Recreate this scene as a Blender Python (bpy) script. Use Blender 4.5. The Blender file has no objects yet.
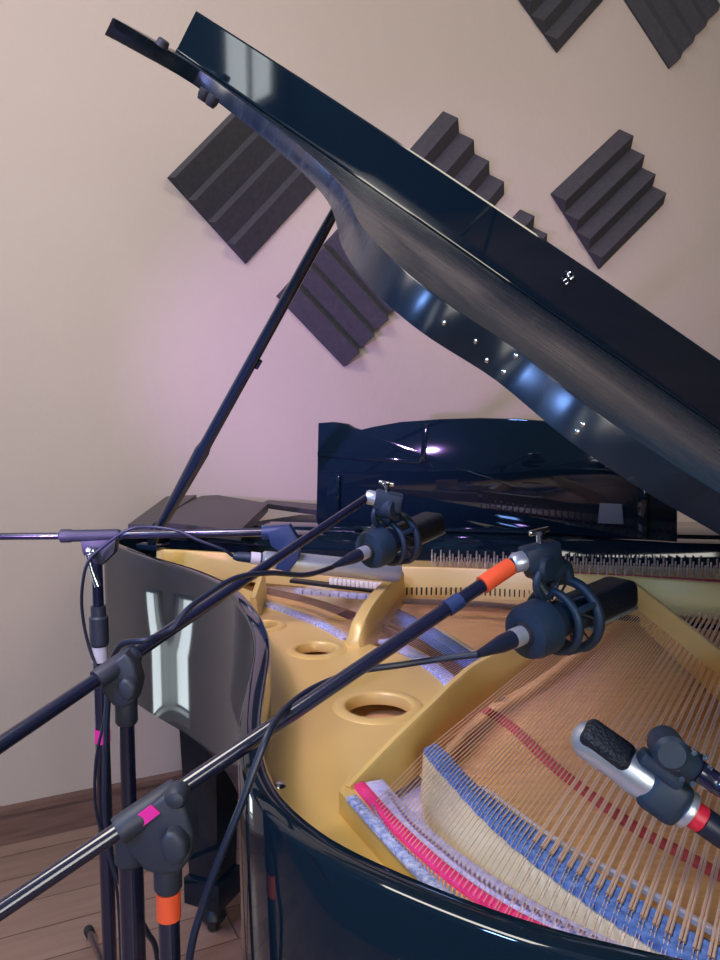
import bpy, bmesh, math, random
from mathutils import Vector, Matrix
random.seed(4)
SC = bpy.context.scene
COL = SC.collection
R = math.radians
V = Vector

# ------------------------------------------------------------------ camera model
F = 800.0
CZ = 1.34
PITCH = math.atan(80 / F)

def ray(x, y):
    cx, cy = (x - 360) / F, (480 - y) / F
    return V((cx, math.cos(PITCH) + cy * math.sin(PITCH), -math.sin(PITCH) + cy * math.cos(PITCH)))

def onz(x, y, z):
    r = ray(x, y)
    return r * ((z - CZ) / r.z) + V((0, 0, CZ))

def ond(x, y, d):
    r = ray(x, y)
    return r * (d / r.y) + V((0, 0, CZ))

# ------------------------------------------------------------------ materials
def mat(name, col, rough=.5, metal=0., coat=0., spec=.5, emit=None, estr=0.):
    m = bpy.data.materials.new(name)
    m.use_nodes = True
    b = m.node_tree.nodes['Principled BSDF']
    b.inputs['Base Color'].default_value = (*col, 1)
    b.inputs['Roughness'].default_value = rough
    b.inputs['Metallic'].default_value = metal
    b.inputs['Coat Weight'].default_value = coat
    b.inputs['Coat Roughness'].default_value = .03
    b.inputs['Specular IOR Level'].default_value = spec
    if emit:
        b.inputs['Emission Color'].default_value = (*emit, 1)
        b.inputs['Emission Strength'].default_value = estr
    return m

def noisy(m, c1, c2, scale=20, detail=4, bump=0., bscale=None, stretch=(1, 1, 1), rough=None, dist=.002):
    nt = m.node_tree
    N, L = nt.nodes, nt.links
    b = N['Principled BSDF']
    tc = N.new('ShaderNodeTexCoord')
    mp = N.new('ShaderNodeMapping')
    mp.inputs['Scale'].default_value = stretch
    L.new(tc.outputs['Object'], mp.inputs['Vector'])
    n = N.new('ShaderNodeTexNoise')
    n.inputs['Scale'].default_value = scale
    n.inputs['Detail'].default_value = detail
    L.new(mp.outputs[0], n.inputs['Vector'])
    r = N.new('ShaderNodeValToRGB')
    r.color_ramp.elements[0].position = .3
    r.color_ramp.elements[1].position = .7
    r.color_ramp.elements[0].color = (*c1, 1)
    r.color_ramp.elements[1].color = (*c2, 1)
    L.new(n.outputs['Fac'], r.inputs[0])
    L.new(r.outputs[0], b.inputs['Base Color'])
    if rough:
        mr = N.new('ShaderNodeMapRange')
        mr.inputs['To Min'].default_value, mr.inputs['To Max'].default_value = rough
        L.new(n.outputs['Fac'], mr.inputs['Value'])
        L.new(mr.outputs[0], b.inputs['Roughness'])
    if bump:
        n2 = N.new('ShaderNodeTexNoise')
        n2.inputs['Scale'].default_value = bscale or scale
        n2.inputs['Detail'].default_value = 5
        L.new(mp.outputs[0], n2.inputs['Vector'])
        bp = N.new('ShaderNodeBump')
        bp.inputs['Strength'].default_value = bump
        bp.inputs['Distance'].default_value = dist
        L.new(n2.outputs['Fac'], bp.inputs['Height'])
        L.new(bp.outputs[0], b.inputs['Normal'])
    return m

LACQ = mat('black_polish', (.004, .011, .020), .05, coat=.15, spec=.5)
SATIN = mat('satin_black', (.035, .033, .036), .42)
LIDTOP = noisy(mat('black_polish_dusty', (.006, .012, .022), .2, spec=.35), (.006, .012, .024), (.014, .022, .038), 9,
               rough=(.12, .38), stretch=(1, 6, 1))
GOLD = noisy(mat('gold_plate_paint', (.55, .36, .12), .4, metal=.2), (.66, .46, .145), (.74, .53, .185), 3, bump=.06, bscale=240, rough=(.36, .46))
SBOARD = noisy(mat('spruce_soundboard', (.6, .3, .12), .42), (.60, .32, .12), (.80, .47, .18), 4, stretch=(4, 26, 4), bump=.03)
COPPER = mat('copper_winding', (.93, .68, .50), .4, metal=.55)
STEEL = mat('steel_wire', (.72, .68, .70), .3, metal=.9)
CHROME = mat('chrome', (.8, .82, .85), .12, metal=1)
PINK = noisy(mat('pink_felt', (.85, .03, .2), .9), (.8, .02, .16), (.9, .06, .26), 90, bump=.4, bscale=500)
REDF = noisy(mat('red_felt', (.5, .03, .04), .9), (.40, .04, .04), (.52, .08, .08), 60, bump=.3, bscale=400)
BLUEF = noisy(mat('blue_woven_felt', (.08, .16, .42), .9), (.045, .10, .30), (.13, .24, .56), 130, bump=.6, bscale=400)
BRAID = noisy(mat('blue_white_braid', (.3, .36, .6), .9), (.14, .2, .45), (.62, .62, .78), 190, bump=.7, bscale=300)
LILAC = noisy(mat('lilac_cloth', (.5, .45, .7), .85), (.40, .36, .62), (.58, .54, .78), 120, bump=.4, bscale=300)
BROWNF = mat('brown_felt', (.12, .05, .035), .9)
BEIGE = noisy(mat('maple_bridge', (.6, .5, .34), .6), (.52, .43, .27), (.70, .60, .42), 12, bump=.15, bscale=50, stretch=(1, 1, 5))
BLACKP = mat('black_graphite', (.012, .012, .016), .45)
MICBLK = noisy(mat('black_plastic', (.010, .026, .05), .5), (.009, .022, .044), (.014, .034, .062), 40, bump=.1, bscale=200)
STANDB = mat('black_enamel_tube', (.012, .014, .035), .2, coat=.5)
STANDM = mat('matt_black_casting', (.028, .033, .05), .52)
SILV = mat('silver_satin', (.55, .60, .66), .36, metal=.7)
RUBBER = mat('black_rubber', (.012, .014, .02), .6)
CABLE = mat('dark_cable', (.010, .016, .036), .42)
ORANGE = mat('orange_tape', (.95, .11, .03), .6)
MAGENTA = mat('magenta_tape', (.85, .02, .33), .6)
WHITET = mat('white_tape', (.62, .58, .62), .6)
BLUET = mat('blue_tape', (.015, .035, .12), .5)
REDP = mat('red_plastic', (.75, .02, .05), .45)
WHITE = mat('white_felt', (.75, .74, .72), .8)
FOAM = noisy(mat('charcoal_foam', (.05, .047, .055), .95), (.042, .039, .047), (.056, .052, .062), 60, bump=.5, bscale=900)
IVORY = mat('ivory_key', (.8, .78, .72), .25)
GREYP = mat('grey_sticker', (.16, .15, .15), .6)

def grille_mat():
    m = mat('woven_black_grille', (.01, .015, .024), .5, metal=.3)
    nt = m.node_tree
    N, L = nt.nodes, nt.links
    tc = N.new('ShaderNodeTexCoord')
    v = N.new('ShaderNodeTexVoronoi')
    v.inputs['Scale'].default_value = 420
    bp = N.new('ShaderNodeBump')
    bp.inputs['Strength'].default_value = .9
    bp.inputs['Distance'].default_value = .001
    L.new(tc.outputs['Object'], v.inputs['Vector'])
    L.new(v.outputs['Distance'], bp.inputs['Height'])
    L.new(bp.outputs[0], N['Principled BSDF'].inputs['Normal'])
    return m
GRILLE = grille_mat()

# ------------------------------------------------------------------ object helpers
def wloc(o):
    v = V((0, 0, 0))
    while o:
        v += o.location
        o = o.parent
    return v

def obj(name, bm, m, parent=None, smooth=True, ang=35):
    me = bpy.data.meshes.new(name)
    if parent:
        bmesh.ops.translate(bm, verts=bm.verts, vec=-wloc(parent))
    bmesh.ops.recalc_face_normals(bm, faces=bm.faces)
    bm.to_mesh(me)
    bm.free()
    me.materials.append(m)
    if smooth:
        for p in me.polygons:
            p.use_smooth = True
        me.set_sharp_from_angle(angle=R(ang))
    o = bpy.data.objects.new(name, me)
    COL.objects.link(o)
    if parent:
        o.parent = parent
    return o

def tag(o, label, cat, group=None):
    o['label'] = label
    o['category'] = cat
    if group:
        o['group'] = group
    return o

def thing(name, loc, label, cat, group=None):
    o = bpy.data.objects.new(name, None)
    o.empty_display_size = .05
    COL.objects.link(o)
    o.location = loc
    return tag(o, label, cat, group)

def struct(name, bm, m, smooth=False):
    o = obj(name, bm, m, None, smooth)
    o['kind'] = 'structure'
    return o

def sweep(bm, pts, rads, seg=12, cap=True):
    """tube through pts with a radius at each point"""
    pts = [V(p) for p in pts]
    n = len(pts)
    if not isinstance(rads, (list, tuple)):
        rads = [rads] * n
    tans = []
    for i in range(n):
        a, b = pts[max(i - 1, 0)], pts[min(i + 1, n - 1)]
        d = b - a
        if d.length < 1e-7 and i > 0:
            d = tans[-1].copy()
        if d.length < 1e-7:
            d = pts[-1] - pts[0]
        tans.append(d.normalized())
    t = tans[0]
    u = t.cross(V((0, 0, 1)))
    if u.length < .1:
        u = t.cross(V((1, 0, 0)))
    u.normalize()
    rings = []
    for i in range(n):
        t = tans[i]
        u = (u - t * u.dot(t)).normalized()
        w = t.cross(u)
        rings.append([bm.verts.new(pts[i] + (u * math.cos(2 * math.pi * k / seg) + w * math.sin(2 * math.pi * k / seg)) * rads[i]) for k in range(seg)])
    for i in range(n - 1):
        for k in range(seg):
            bm.faces.new((rings[i][k], rings[i][(k + 1) % seg], rings[i + 1][(k + 1) % seg], rings[i + 1][k]))
    if cap:
        bm.faces.new(rings[0][::-1])
        bm.faces.new(rings[-1])
    return bm

def tube(p, q, r, seg=16, r2=None):
    return sweep(bmesh.new(), [p, q], [r, r if r2 is None else r2], seg)

def lathe(p, q, prof, seg=24, bm=None):
    """profile (distance along p->q in metres, radius)"""
    bm = bm or bmesh.new()
    p, q = V(p), V(q)
    d = (q - p).normalized()
    u = d.cross(V((0, 0, 1)))
    if u.length < .1:
        u = d.cross(V((1, 0, 0)))
    u.normalize()
    w = d.cross(u)
    rings = []
    for s, r in prof:
        rings.append([bm.verts.new(p + d * s + (u * math.cos(2 * math.pi * k / seg) + w * math.sin(2 * math.pi * k / seg)) * r) for k in range(seg)])
    for i in range(len(rings) - 1):
        for k in range(seg):
            bm.faces.new((rings[i][k], rings[i][(k + 1) % seg], rings[i + 1][(k + 1) % seg], rings[i + 1][k]))
    bm.faces.new(rings[0][::-1])
    bm.faces.new(rings[-1])
    return bm

def torus(c, n, R0, r0, seg=32, sub=10, bm=None, a0=0, a1=None):
    bm = bm or bmesh.new()
    n = V(n).normalized()
    u = n.cross(V((0, 0, 1)))
    if u.length < .1:
        u = n.cross(V((1, 0, 0)))
    u.normalize()
    w = n.cross(u)
    full = a1 is None
    a1 = a0 + 2 * math.pi if full else a1
    pts = [V(c) + (u * math.cos(a) + w * math.sin(a)) * R0 for a in [a0 + (a1 - a0) * i / seg for i in range(seg + (0 if full else 1))]]
    rings = []
    for i, pt in enumerate(pts):
        rad = (pt - V(c)).normalized()
        rings.append([bm.verts.new(pt + (rad * math.cos(2 * math.pi * k / sub) + n * math.sin(2 * math.pi * k / sub)) * r0) for k in range(sub)])
    m = len(rings)
    for i in range(m if full else m - 1):
        for k in range(sub):
            bm.faces.new((rings[i][k], rings[i][(k + 1) % sub], rings[(i + 1) % m][(k + 1) % sub], rings[(i + 1) % m][k]))
    if not full:
        bm.faces.new(rings[0])
        bm.faces.new(rings[-1])
    return bm

def frame_box(c, ax, up, lx, ly, lz, bev=.002, bm=None, segs=2):
    """box centred at c with x axis ax, z about up"""
    own = bmesh.new()
    ax = V(ax).normalized()
    side = V(up).cross(ax).normalized()
    up2 = ax.cross(side)
    M = Matrix((ax, side, up2)).transposed().to_4x4()
    M.translation = V(c)
    bmesh.ops.create_cube(own, size=1)
    for v in own.verts:
        v.co = V((v.co.x * lx, v.co.y * ly, v.co.z * lz))
    if bev:
        bmesh.ops.bevel(own, geom=own.edges[:], offset=bev, segments=segs, profile=.5, affect='EDGES')
    bmesh.ops.transform(own, matrix=M, verts=own.verts)
    if bm is None:
        return own
    merge(bm, own)
    return bm

def merge(bm, other):
    me = bpy.data.meshes.new('t')
    other.to_mesh(me)
    other.free()
    bm.from_mesh(me)
    bpy.data.meshes.remove(me)
    return bm

def loft_poly(top, bot, bev=0., bm=None, segs=2):
    """solid between two polygons with matching vertices"""
    own = bmesh.new()
    a = [own.verts.new(p) for p in top]
    b = [own.verts.new(p) for p in bot]
    n = len(a)
    ft = own.faces.new(a)
    own.faces.new(b[::-1])
    for i in range(n):
        own.faces.new((a[i], a[(i + 1) % n], b[(i + 1) % n], b[i]))
    if bev:
        bmesh.ops.recalc_face_normals(own, faces=own.faces)
        bmesh.ops.bevel(own, geom=list(ft.edges), offset=bev, segments=segs, profile=.5, affect='EDGES', clamp_overlap=True)
    if bm is None:
        return own
    return merge(bm, own)

def slab(pts, dz, bev=0., bm=None):
    pts = [V(p) for p in pts]
    return loft_poly(pts, [p + V((0, 0, dz)) if not isinstance(dz, Vector) else p + dz for p in pts], bev, bm)

def cat(pts, n=8):
    """Catmull-Rom resampling"""
    pts = [V(p) for p in pts]
    P = [pts[0] * 2 - pts[1]] + pts + [pts[-1] * 2 - pts[-2]]
    out = []
    for i in range(1, len(P) - 2):
        for k in range(n):
            t = k / n
            a, b, c, d = P[i - 1], P[i], P[i + 1], P[i + 2]
            out.append(.5 * ((2 * b) + (c - a) * t + (2 * a - 5 * b + 4 * c - d) * t * t + (3 * b - a - 3 * c + d) * t ** 3))
    out.append(pts[-1])
    return out

def ribbon(path, width, h, bm=None, side=None):
    """flat strip following a level path"""
    own = bm or bmesh.new()
    n = len(path)
    prev = None
    for i, p in enumerate(path):
        a, b = path[max(i - 1, 0)], path[min(i + 1, n - 1)]
        t = b - a
        t.z = 0
        t.normalize()
        s = V((-t.y, t.x, 0))
        w = width[i] if isinstance(width, list) else width
        c = min(.0015, h * .3)
        prof = [(-w / 2, 0), (-w / 2, h - c), (-w / 2 + c, h), (w / 2 - c, h), (w / 2, h - c), (w / 2, 0)]
        ring = [own.verts.new(p + s * x + V((0, 0, z))) for x, z in prof]
        if prev:
            for k in range(6):
                own.faces.new((prev[k], prev[(k + 1) % 6], ring[(k + 1) % 6], ring[k]))
        else:
            own.faces.new(ring)
        prev = ring
    own.faces.new(prev[::-1])
    return own

def pix_prism(pix, d, th, bev=.003):
    """solid outline standing at depth d, thickness th away from the camera side"""
    c = ond(sum(p[0] for p in pix) / len(pix), sum(p[1] for p in pix) / len(pix), d)
    n = V((0, 1, 0))
    f = [ond(x, y, d) for x, y in pix]
    return loft_poly([p - n * th / 2 for p in f], [p + n * th / 2 for p in f], bev)

# ------------------------------------------------------------------ piano frame
A = onz(107, 543, 1.0)
AN = R(24)
EX = V((math.cos(AN), -math.sin(AN), 0))      # towards the bass side
EY = V((-EX.y, EX.x, 0))                      # towards the keyboard
S = .75
Z0 = 1.05
UC = .303
W = UC - (A.x * EX.x + A.y * EX.y)

def pt(u, t, z):
    p = A + EX * (W - u) - EY * t
    p.z = z
    return p

def ut(p):
    d = p - A
    return W - d.dot(EX), -d.dot(EY)

def lidpt(x, y, dz=0):
    r = ray(x, y)
    re = r.dot(EX)
    k = (Z0 + dz + S * UC - CZ) / (r.z + S * re)
    return r * k + V((0, 0, CZ))

def lidut(u, t, dz=0):
    p = pt(u, t, 0)
    p.z = Z0 + S * u + dz
    return p

LN = V((EX.x * S, EX.y * S, 1)).normalized()  # lid normal, up

piano = thing('grand_piano', pt(.8, .2, 0), 'polished black grand piano with its lid propped open over the gold frame', 'piano')

# rim outline
OUT = [(107, 543), (125, 551), (150, 560), (180, 568), (210, 580), (229, 593), (241, 608), (250, 625), (254, 645), (250, 667),
       (244, 690), (239, 715), (237, 740), (240, 768), (250, 793), (267, 814), (290, 835), (320, 856), (367, 880), (460, 920), (540, 947), (620, 968), (720, 990)]
outer = [onz(x, y, 1.0) for x, y in OUT]
outer = [pt(W + .05, -.72, 1.0), pt(W + .06, -.5, 1.0), pt(W + .07, -.25, 1.0), pt(W + .062, -.08, 1), pt(W + .03, -.015, 1)] + outer[0:] + [pt(.2, 1.0, 1), pt(.08, .985, 1), pt(.02, .93, 1), pt(0, .8, 1), pt(0, .3, 1), pt(0, -.72, 1)]
outer = cat(outer, 7)
for _ in range(26):
    outer = [outer[0]] + [(outer[i - 1] + outer[i] * 2 + outer[i + 1]) / 4 for i in range(1, len(outer) - 1)] + [outer[-1]]
def inset(path, d):
    res = []
    for i, p in enumerate(path):
        a, b = path[max(i - 1, 0)], path[min(i + 1, len(path) - 1)]
        t = (b - a)
        t.z = 0
        t.normalize()
        res.append(p + V((-t.y, t.x, 0)) * d)   # interior on the left hand
    return res
inner = inset(outer, .024)
bm = bmesh.new()
rb = .005
prof = [(0, .655), (0, .82), (0, 1 - rb), (rb * .3, 1 - rb * .3), (rb, 1), (.0238 - .003, 1), (.024, .997), (.024, .86), (.024, .655)]
prev = None
offs = {}
for k, (d, z) in enumerate(prof):
    if d not in offs:
        offs[d] = inset(outer, d)
for i in range(len(outer)):
    ring = []
    for d, z in prof:
        p = offs[d][i].copy()
        p.z = z
        ring.append(bm.verts.new(p))
    if prev:
        for k in range(len(ring)):
            bm.faces.new((prev[k], prev[(k + 1) % len(ring)], ring[(k + 1) % len(ring)], ring[k]))
    else:
        bm.faces.new(ring)
    prev = ring
bm.faces.new(prev[::-1])
obj('rim', bm, LACQ, piano, ang=50)

# bottom board and keybed inside the rim
mid = inset(outer, .012)
def inside(z, dd=.02):
    return [V((p.x, p.y, z)) for p in inset(outer, dd)[::4]]
obj('soundboard', slab(inside(.872), -.012), SBOARD, piano, smooth=False)
# front case: dark stretcher under the music desk, keybed behind
e1, e2 = onz(140, 544, .965), onz(720, 558, .965)
dd = (e2 - e1).normalized()
nb = V((-dd.y, dd.x, 0))
def lin(u0, off, z):     # point on the stretcher line at width position u0
    k = ((W - u0) - (e1 - A).dot(EX)) / dd.dot(EX)
    p = e1 + dd * k + nb * off
    p.z = z
    return p
obj('stretcher', slab([lin(W - .03, 0, 1.0), lin(.03, 0, 1.0), lin(.03, .10, 1.0), lin(W - .03, .10, 1.0)], -.115, .003), LACQ, piano)
kb = obj('keybed', slab([lin(W - .03, .24, .74), lin(.03, .24, .74), lin(.03, .56, .74), lin(W - .03, .56, .74)], -.08, .004), LACQ, piano)
obj('desk_shelf', slab([lin(W - .16, .10, 1.004), lin(.03, .10, 1.004), lin(.03, .32, 1.004), lin(W - .3, .32, 1.004)], -.02, .003), LACQ, piano)
for k in range(40):
    u0 = .14 + k * (W - .28) / 40
    obj('white_key', slab([lin(u0 + .0335, .40, .79), lin(u0, .40, .79), lin(u0, .55, .79), lin(u0 + .0335, .55, .79)], -.03, .001), IVORY, kb)
# flat cheek board on the treble side
zc = 1.03
s1 = [onz(152, 521, zc), onz(206, 493, zc), onz(268, 503, zc), onz(240, 530, zc)]
ch = obj('cheek_shelf', slab(s1, -.026, .002), SATIN, piano)
s2 = [onz(128, 524, zc + .004), onz(172, 492, zc + .004), onz(205, 489, zc + .004), onz(151, 525, zc + .004)]
obj('cheek_block', slab(s2, -.03, .002), SATIN, piano)
obj('cheek_rail', slab([onz(262, 503, 1.02), onz(268, 500, 1.02), onz(330, 505, 1.02), onz(330, 512, 1.02)], -.015), SATIN, piano)

# iron plate with round openings (a filled curve gives the holes)
ZP = .905
def curve_plate(polys, z, th, name, m, parent):
    cu = bpy.data.curves.new(name, 'CURVE')
    cu.dimensions = '2D'
    cu.fill_mode = 'BOTH'
    cu.extrude = th / 2
    cu.bevel_depth = .0008
    for pl in polys:
        sp = cu.splines.new('POLY')
        sp.points.add(len(pl) - 1)
        for i, p in enumerate(pl):
            sp.points[i].co = (p.x, p.y, 0, 1)
        sp.use_cyclic_u = True
    o = bpy.data.objects.new(name + '_c', cu)
    COL.objects.link(o)
    bpy.context.view_layer.update()
    me = bpy.data.meshes.new_from_object(o.evaluated_get(bpy.context.evaluated_depsgraph_get()))
    bpy.data.objects.remove(o)
    bm = bmesh.new()
    bm.from_mesh(me)
    bmesh.ops.translate(bm, verts=bm.verts, vec=V((0, 0, z - th / 2)))
    return obj(name, bm, m, parent, smooth=True, ang=30)
inn = inset(outer, .0245)
vis = [p for p in inn if -.02 < ut(p)[1] < 1.2 and ut(p)[0] > .44]
plate_edge = [(440, 912), (400, 850), (372, 822), (352, 800), (368, 785), (416, 744), (450, 712), (470, 694), (436, 672), (400, 655), (372, 645), (350, 634), (318, 618), (290, 606), (262, 596), (235, 585), (205, 576)]
pe = [onz(x, y, ZP) for x, y in plate_edge]
vis_sorted = [V((p.x, p.y, 0)) for p in vis]
poly = vis_sorted + [V((p.x, p.y, 0)) for p in pe]
holes = [(378, 707, .047), (316, 650, .036), (262, 626, .030)]
polys = [poly]
for hx, hy, hr in holes:
    c = onz(hx, hy, ZP)
    polys.append([V((c.x + hr * math.cos(a * math.pi / 24), c.y + hr * math.sin(a * math.pi / 24), 0)) for a in range(48)])
plate = curve_plate(polys, ZP, .014, 'iron_plate', GOLD, piano)
for hx, hy, hr in holes:
    c = onz(hx, hy, ZP)
    bm = bmesh.new()
    prof = [(hr - .001, -.012), (hr - .001, .001), (hr + .001, .0035), (hr + .006, .0042), (hr + .012, .0036), (hr + .017, .0016), (hr + .020, -.0005), (hr + .02, -.002)]
    rings = []
    for r0, z0 in prof:
        rings.append([bm.verts.new(c + V((r0 * math.cos(k * math.pi / 24), r0 * math.sin(k * math.pi / 24), z0))) for k in range(48)])
    for i in range(len(rings)):
        j = (i + 1) % len(rings)
        for k in range(48):
            bm.faces.new((rings[i][k], rings[i][(k + 1) % 48], rings[j][(k + 1) % 48], rings[j][k]))
    obj('hole_ring', bm, GOLD, plate, ang=80)
for x, y in [(282, 723), (279, 787), (262, 700)]:
    c = onz(x, y, ZP)
    bm = lathe(c - V((0, 0, .002)), c + V((0, 0, 1)), [(0, .0085), (.004, .0085), (.0062, .006), (.007, .002)], 20)
    obj('plate_screw', bm, CHROME, plate)

# raised bass hitch plateau
ZR = .931
pl = [(339, 791), (384, 840), (433, 892), (500, 965), (600, 1010), (720, 1050), (740, 1030), (640, 990), (560, 955), (500, 917), (455, 880), (415, 838), (385, 800), (352, 771)]
top = [onz(x, y, ZR) for x, y in pl]
obj('hitch_plateau', loft_poly(top, [p - V((0, 0, .03)) for p in top], .0015), GOLD, plate, ang=30)

# struts
def beam(pix, zt, w, name='strut', wz=None, zb=.9):
    pts = cat([onz(x, y, z) for (x, y), z in zip(pix, zt)], 6)
    bm = bmesh.new()
    prev = None
    n = len(pts)
    for i, p in enumerate(pts):
        a, b = pts[max(i - 1, 0)], pts[min(i + 1, n - 1)]
        t = (b - a)
        t.z = 0
        t.normalize()
        s = V((-t.y, t.x, 0))
        ww = w if not isinstance(w, (tuple, list)) else w[0] + (w[1] - w[0]) * i / (n - 1)
        h = p.z
        prof = [(-ww / 2 - .004, zb), (-ww / 2, h - .004), (-ww / 2 + .003, h), (ww / 2 - .003, h), (ww / 2, h - .004), (ww / 2 + .004, zb)]
        ring = [bm.verts.new(V((p.x, p.y, 0)) + s * x + V((0, 0, z))) for x, z in prof]
        if prev:
            for k in range(6):
                bm.faces.new((prev[k], prev[(k + 1) % 6], ring[(k + 1) % 6], ring[k]))
        else:
            bm.faces.new(ring)
        prev = ring
    bm.faces.new(prev[::-1])
    return obj(name, bm, GOLD, plate, ang=50)
beam([(348, 786), (380, 752), (404, 728), (430, 703), (456, 678), (480, 660), (530, 636), (572, 610), (606, 590), (628, 577)], [.934, .950, .962, .968, .968, .968, .968, .968, .968, .968], (.011, .015))
beam([(352, 640), (360, 618), (374, 596), (398, 571)], [.918, .95, .966, .970], .026)
beam([(253, 598), (262, 572)], [.945, .970], .014)
beam([(628, 577), (672, 612), (720, 650), (800, 712), (900, 790)], [.968] * 5, .012)
# far flange
fl = [(158, 549), (200, 551), (290, 557), (395, 566)]
beam(fl, [.966] * 4, .016, 'flange')
beam([(397, 566), (470, 568), (560, 573), (640, 577), (720, 583), (900, 596)], [.972] * 6, .014, 'flange')
# pin block between flange and stretcher
pb = [onz(400, 566, .94), onz(760, 586, .94)]
pk = obj('pin_block', slab([onz(160, 552, .94), onz(400, 572, .94), onz(900, 602, .94), onz(900, 563, .94), onz(160, 546, .94)], -.06), GOLD, plate)
npin = 0
for row in range(3):
    for k in range(33):
        x = 432 + k * 8.9 + row * 3
        y = 556 + (x - 432) * .035 + row * 3.6
        p = onz(x, y, .958)
        bm = lathe(p - V((0, 0, .02)), p + V((0, 0, 1)), [(0, .0022), (.016, .0022), (.017, .0032), (.021, .0032), (.022, .0022), (.036, .002)], 8)
        obj('tuning_pin', bm, STEEL, pk)
obj('pin_felt', ribbon([onz(x, y, .9405) for x, y in [(440, 569), (530, 573), (640, 578), (760, 585)]], .012, .006), REDF, pk)
# agraffe row under flange
bm = bmesh.new()
for k in range(70):
    x = 402 + k * 4.9
    if 585 < x < 640:
        continue
    p = onz(x, 592 + max(0, x - 480) * .055, .922)
    frame_box(p + V((0, 0, .002)), EX, (0, 0, 1), .0022, .006, .016, 0, bm)
o = obj('agraffe', bm, BLACKP, plate)
o['kind'] = 'stuff'
obj('agraffe_rail', ribbon([onz(x, y, .905) for x, y in [(398, 603), (480, 606), (560, 613), (720, 630)]], .014, .009), BLACKP, plate)

# dampers in the treble
for k in range(13):
    p = onz(332 + k * 4.4, 581 + k * .45, .955)
    obj('damper', frame_box(p, EX, (0, 0, 1), .0095, .012, .014, .002), WHITE, plate)
for k in range(9):
    p = onz(300 + k * 9, 591 + k * .75, .94)
    obj('damper_felt', frame_box(p, EX, (0, 0, 1), .019, .018, .010, .002), LILAC, plate)
obj('damper_rail', ribbon([onz(x, y, .93) for x, y in [(292, 582), (340, 588), (392, 594)]], .02, .008), BLACKP, plate)
# woven cloth strips at the back of the treble and tenor strings
def strip(name, pix, z, w, h, m, n=6):
    o_ = obj(name, ribbon(cat([onz(x, y, z) for x, y in pix], n), w, h), m, plate, ang=50)
    return o_
strip('back_cloth', [(258, 602), (290, 613), (322, 626), (348, 640)], ZP, .022, .006, BRAID)
strip('back_cloth', [(384, 642), (410, 654), (440, 674), (456, 690)], ZP, .026, .006, BRAID)
strip('bridge_felt', [(268, 594), (310, 604), (350, 619), (388, 634), (430, 655), (470, 682)], .895, .008, .014, BROWNF)
strip('back_cloth', [(392, 618), (430, 640), (470, 668), (486, 680)], .885, .03, .02, BLUEF)
strip('treble_bridge', [(262, 588), (310, 596), (355, 610), (400, 627), (440, 646), (486, 676)], .876, .02, .028, BEIGE)
# tenor bridge seen through the bass strings
strip('tenor_bridge', [(482, 690), (497, 700)], .876, .022, .018, BRAID)
strip('soundboard_felt', [(470, 703), (510, 727), (561, 774), (633, 828), (684, 857), (760, 900), (860, 950)], .873, .014, .006, REDF)

# bass bridge
def poly2(pixL, zL):
    return [onz(x, y, zL) for x, y in pixL]
ZB = .942
LT = cat([onz(x, y, ZB) for x, y in [(423, 752), (436, 768), (449, 782), (472, 808), (503, 838), (545, 872), (600, 913), (653, 947), (740, 995), (860, 1045)]], 5)
RT = cat([onz(x, y, ZB) for x, y in [(436, 745), (450, 757), (466, 775), (495, 802), (545, 838), (595, 873), (653, 910), (720, 951), (800, 990), (900, 1030)]], 5)
LB = cat([onz(x, y, ZB) + V((0, 0, -.06)) for x, y in [(420, 757), (424, 776), (431, 796), (452, 828), (482, 860), (524, 893), (580, 931), (636, 965), (728, 1010), (850, 1060)]], 5)
bm = bmesh.new()
prev = None
for i in range(len(LT)):
    a, b, c = LT[i], RT[i], LB[i]
    m_ = (a + b) / 2
    ring = [bm.verts.new(q) for q in (c, a - V((0, 0, .004)), a + (b - a) * .1, b - (b - a) * .1, b - V((0, 0, .004)), b + V((0, 0, -.06)))]
    if prev:
        for k in range(6):
            bm.faces.new((prev[k], prev[(k + 1) % 6], ring[(k + 1) % 6], ring[k]))
    else:
        bm.faces.new(ring)
    prev = ring
bm.faces.new(prev[::-1])
bridge = obj('bass_bridge', bm, BEIGE, piano, ang=60)
bm = bmesh.new()
prev = None
N_ = len(LT)
for i in range(N_):
    a, b = LT[i], RT[i]
    jit = .0008 * math.sin(i * 2.3) * (i > 0)
    s = (b - a).normalized()
    ring = [bm.verts.new(q) for q in (a + s * jit + V((0, 0, -.001)), a + s * (.002 + jit) + V((0, 0, .0035)), b - s * .002 + V((0, 0, .0035)), b - V((0, 0, .001)))]
    if prev:
        for k in range(4):
            bm.faces.new((prev[k], prev[(k + 1) % 4], ring[(k + 1) % 4], ring[k]))
    else:
        bm.faces.new(ring)
    prev = ring
bm.faces.new(prev[::-1])
obj('bridge_cloth', bm, BLUEF, bridge, ang=60)
# dark cap and light rail beside the bridge
obj('bridge_apron', ribbon(cat([onz(x, y, .90) for x, y in [(470, 803), (520, 842), (570, 877), (640, 922), (700, 957), (800, 1010)]], 5), .014, .014), BLACKP, bridge)
obj('bridge_edge_rail', ribbon(cat([onz(x, y, .915) for x, y in [(482, 790), (557, 844), (645, 893), (720, 938), (820, 990)]], 5), .006, .006), WHITET, bridge)

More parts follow.
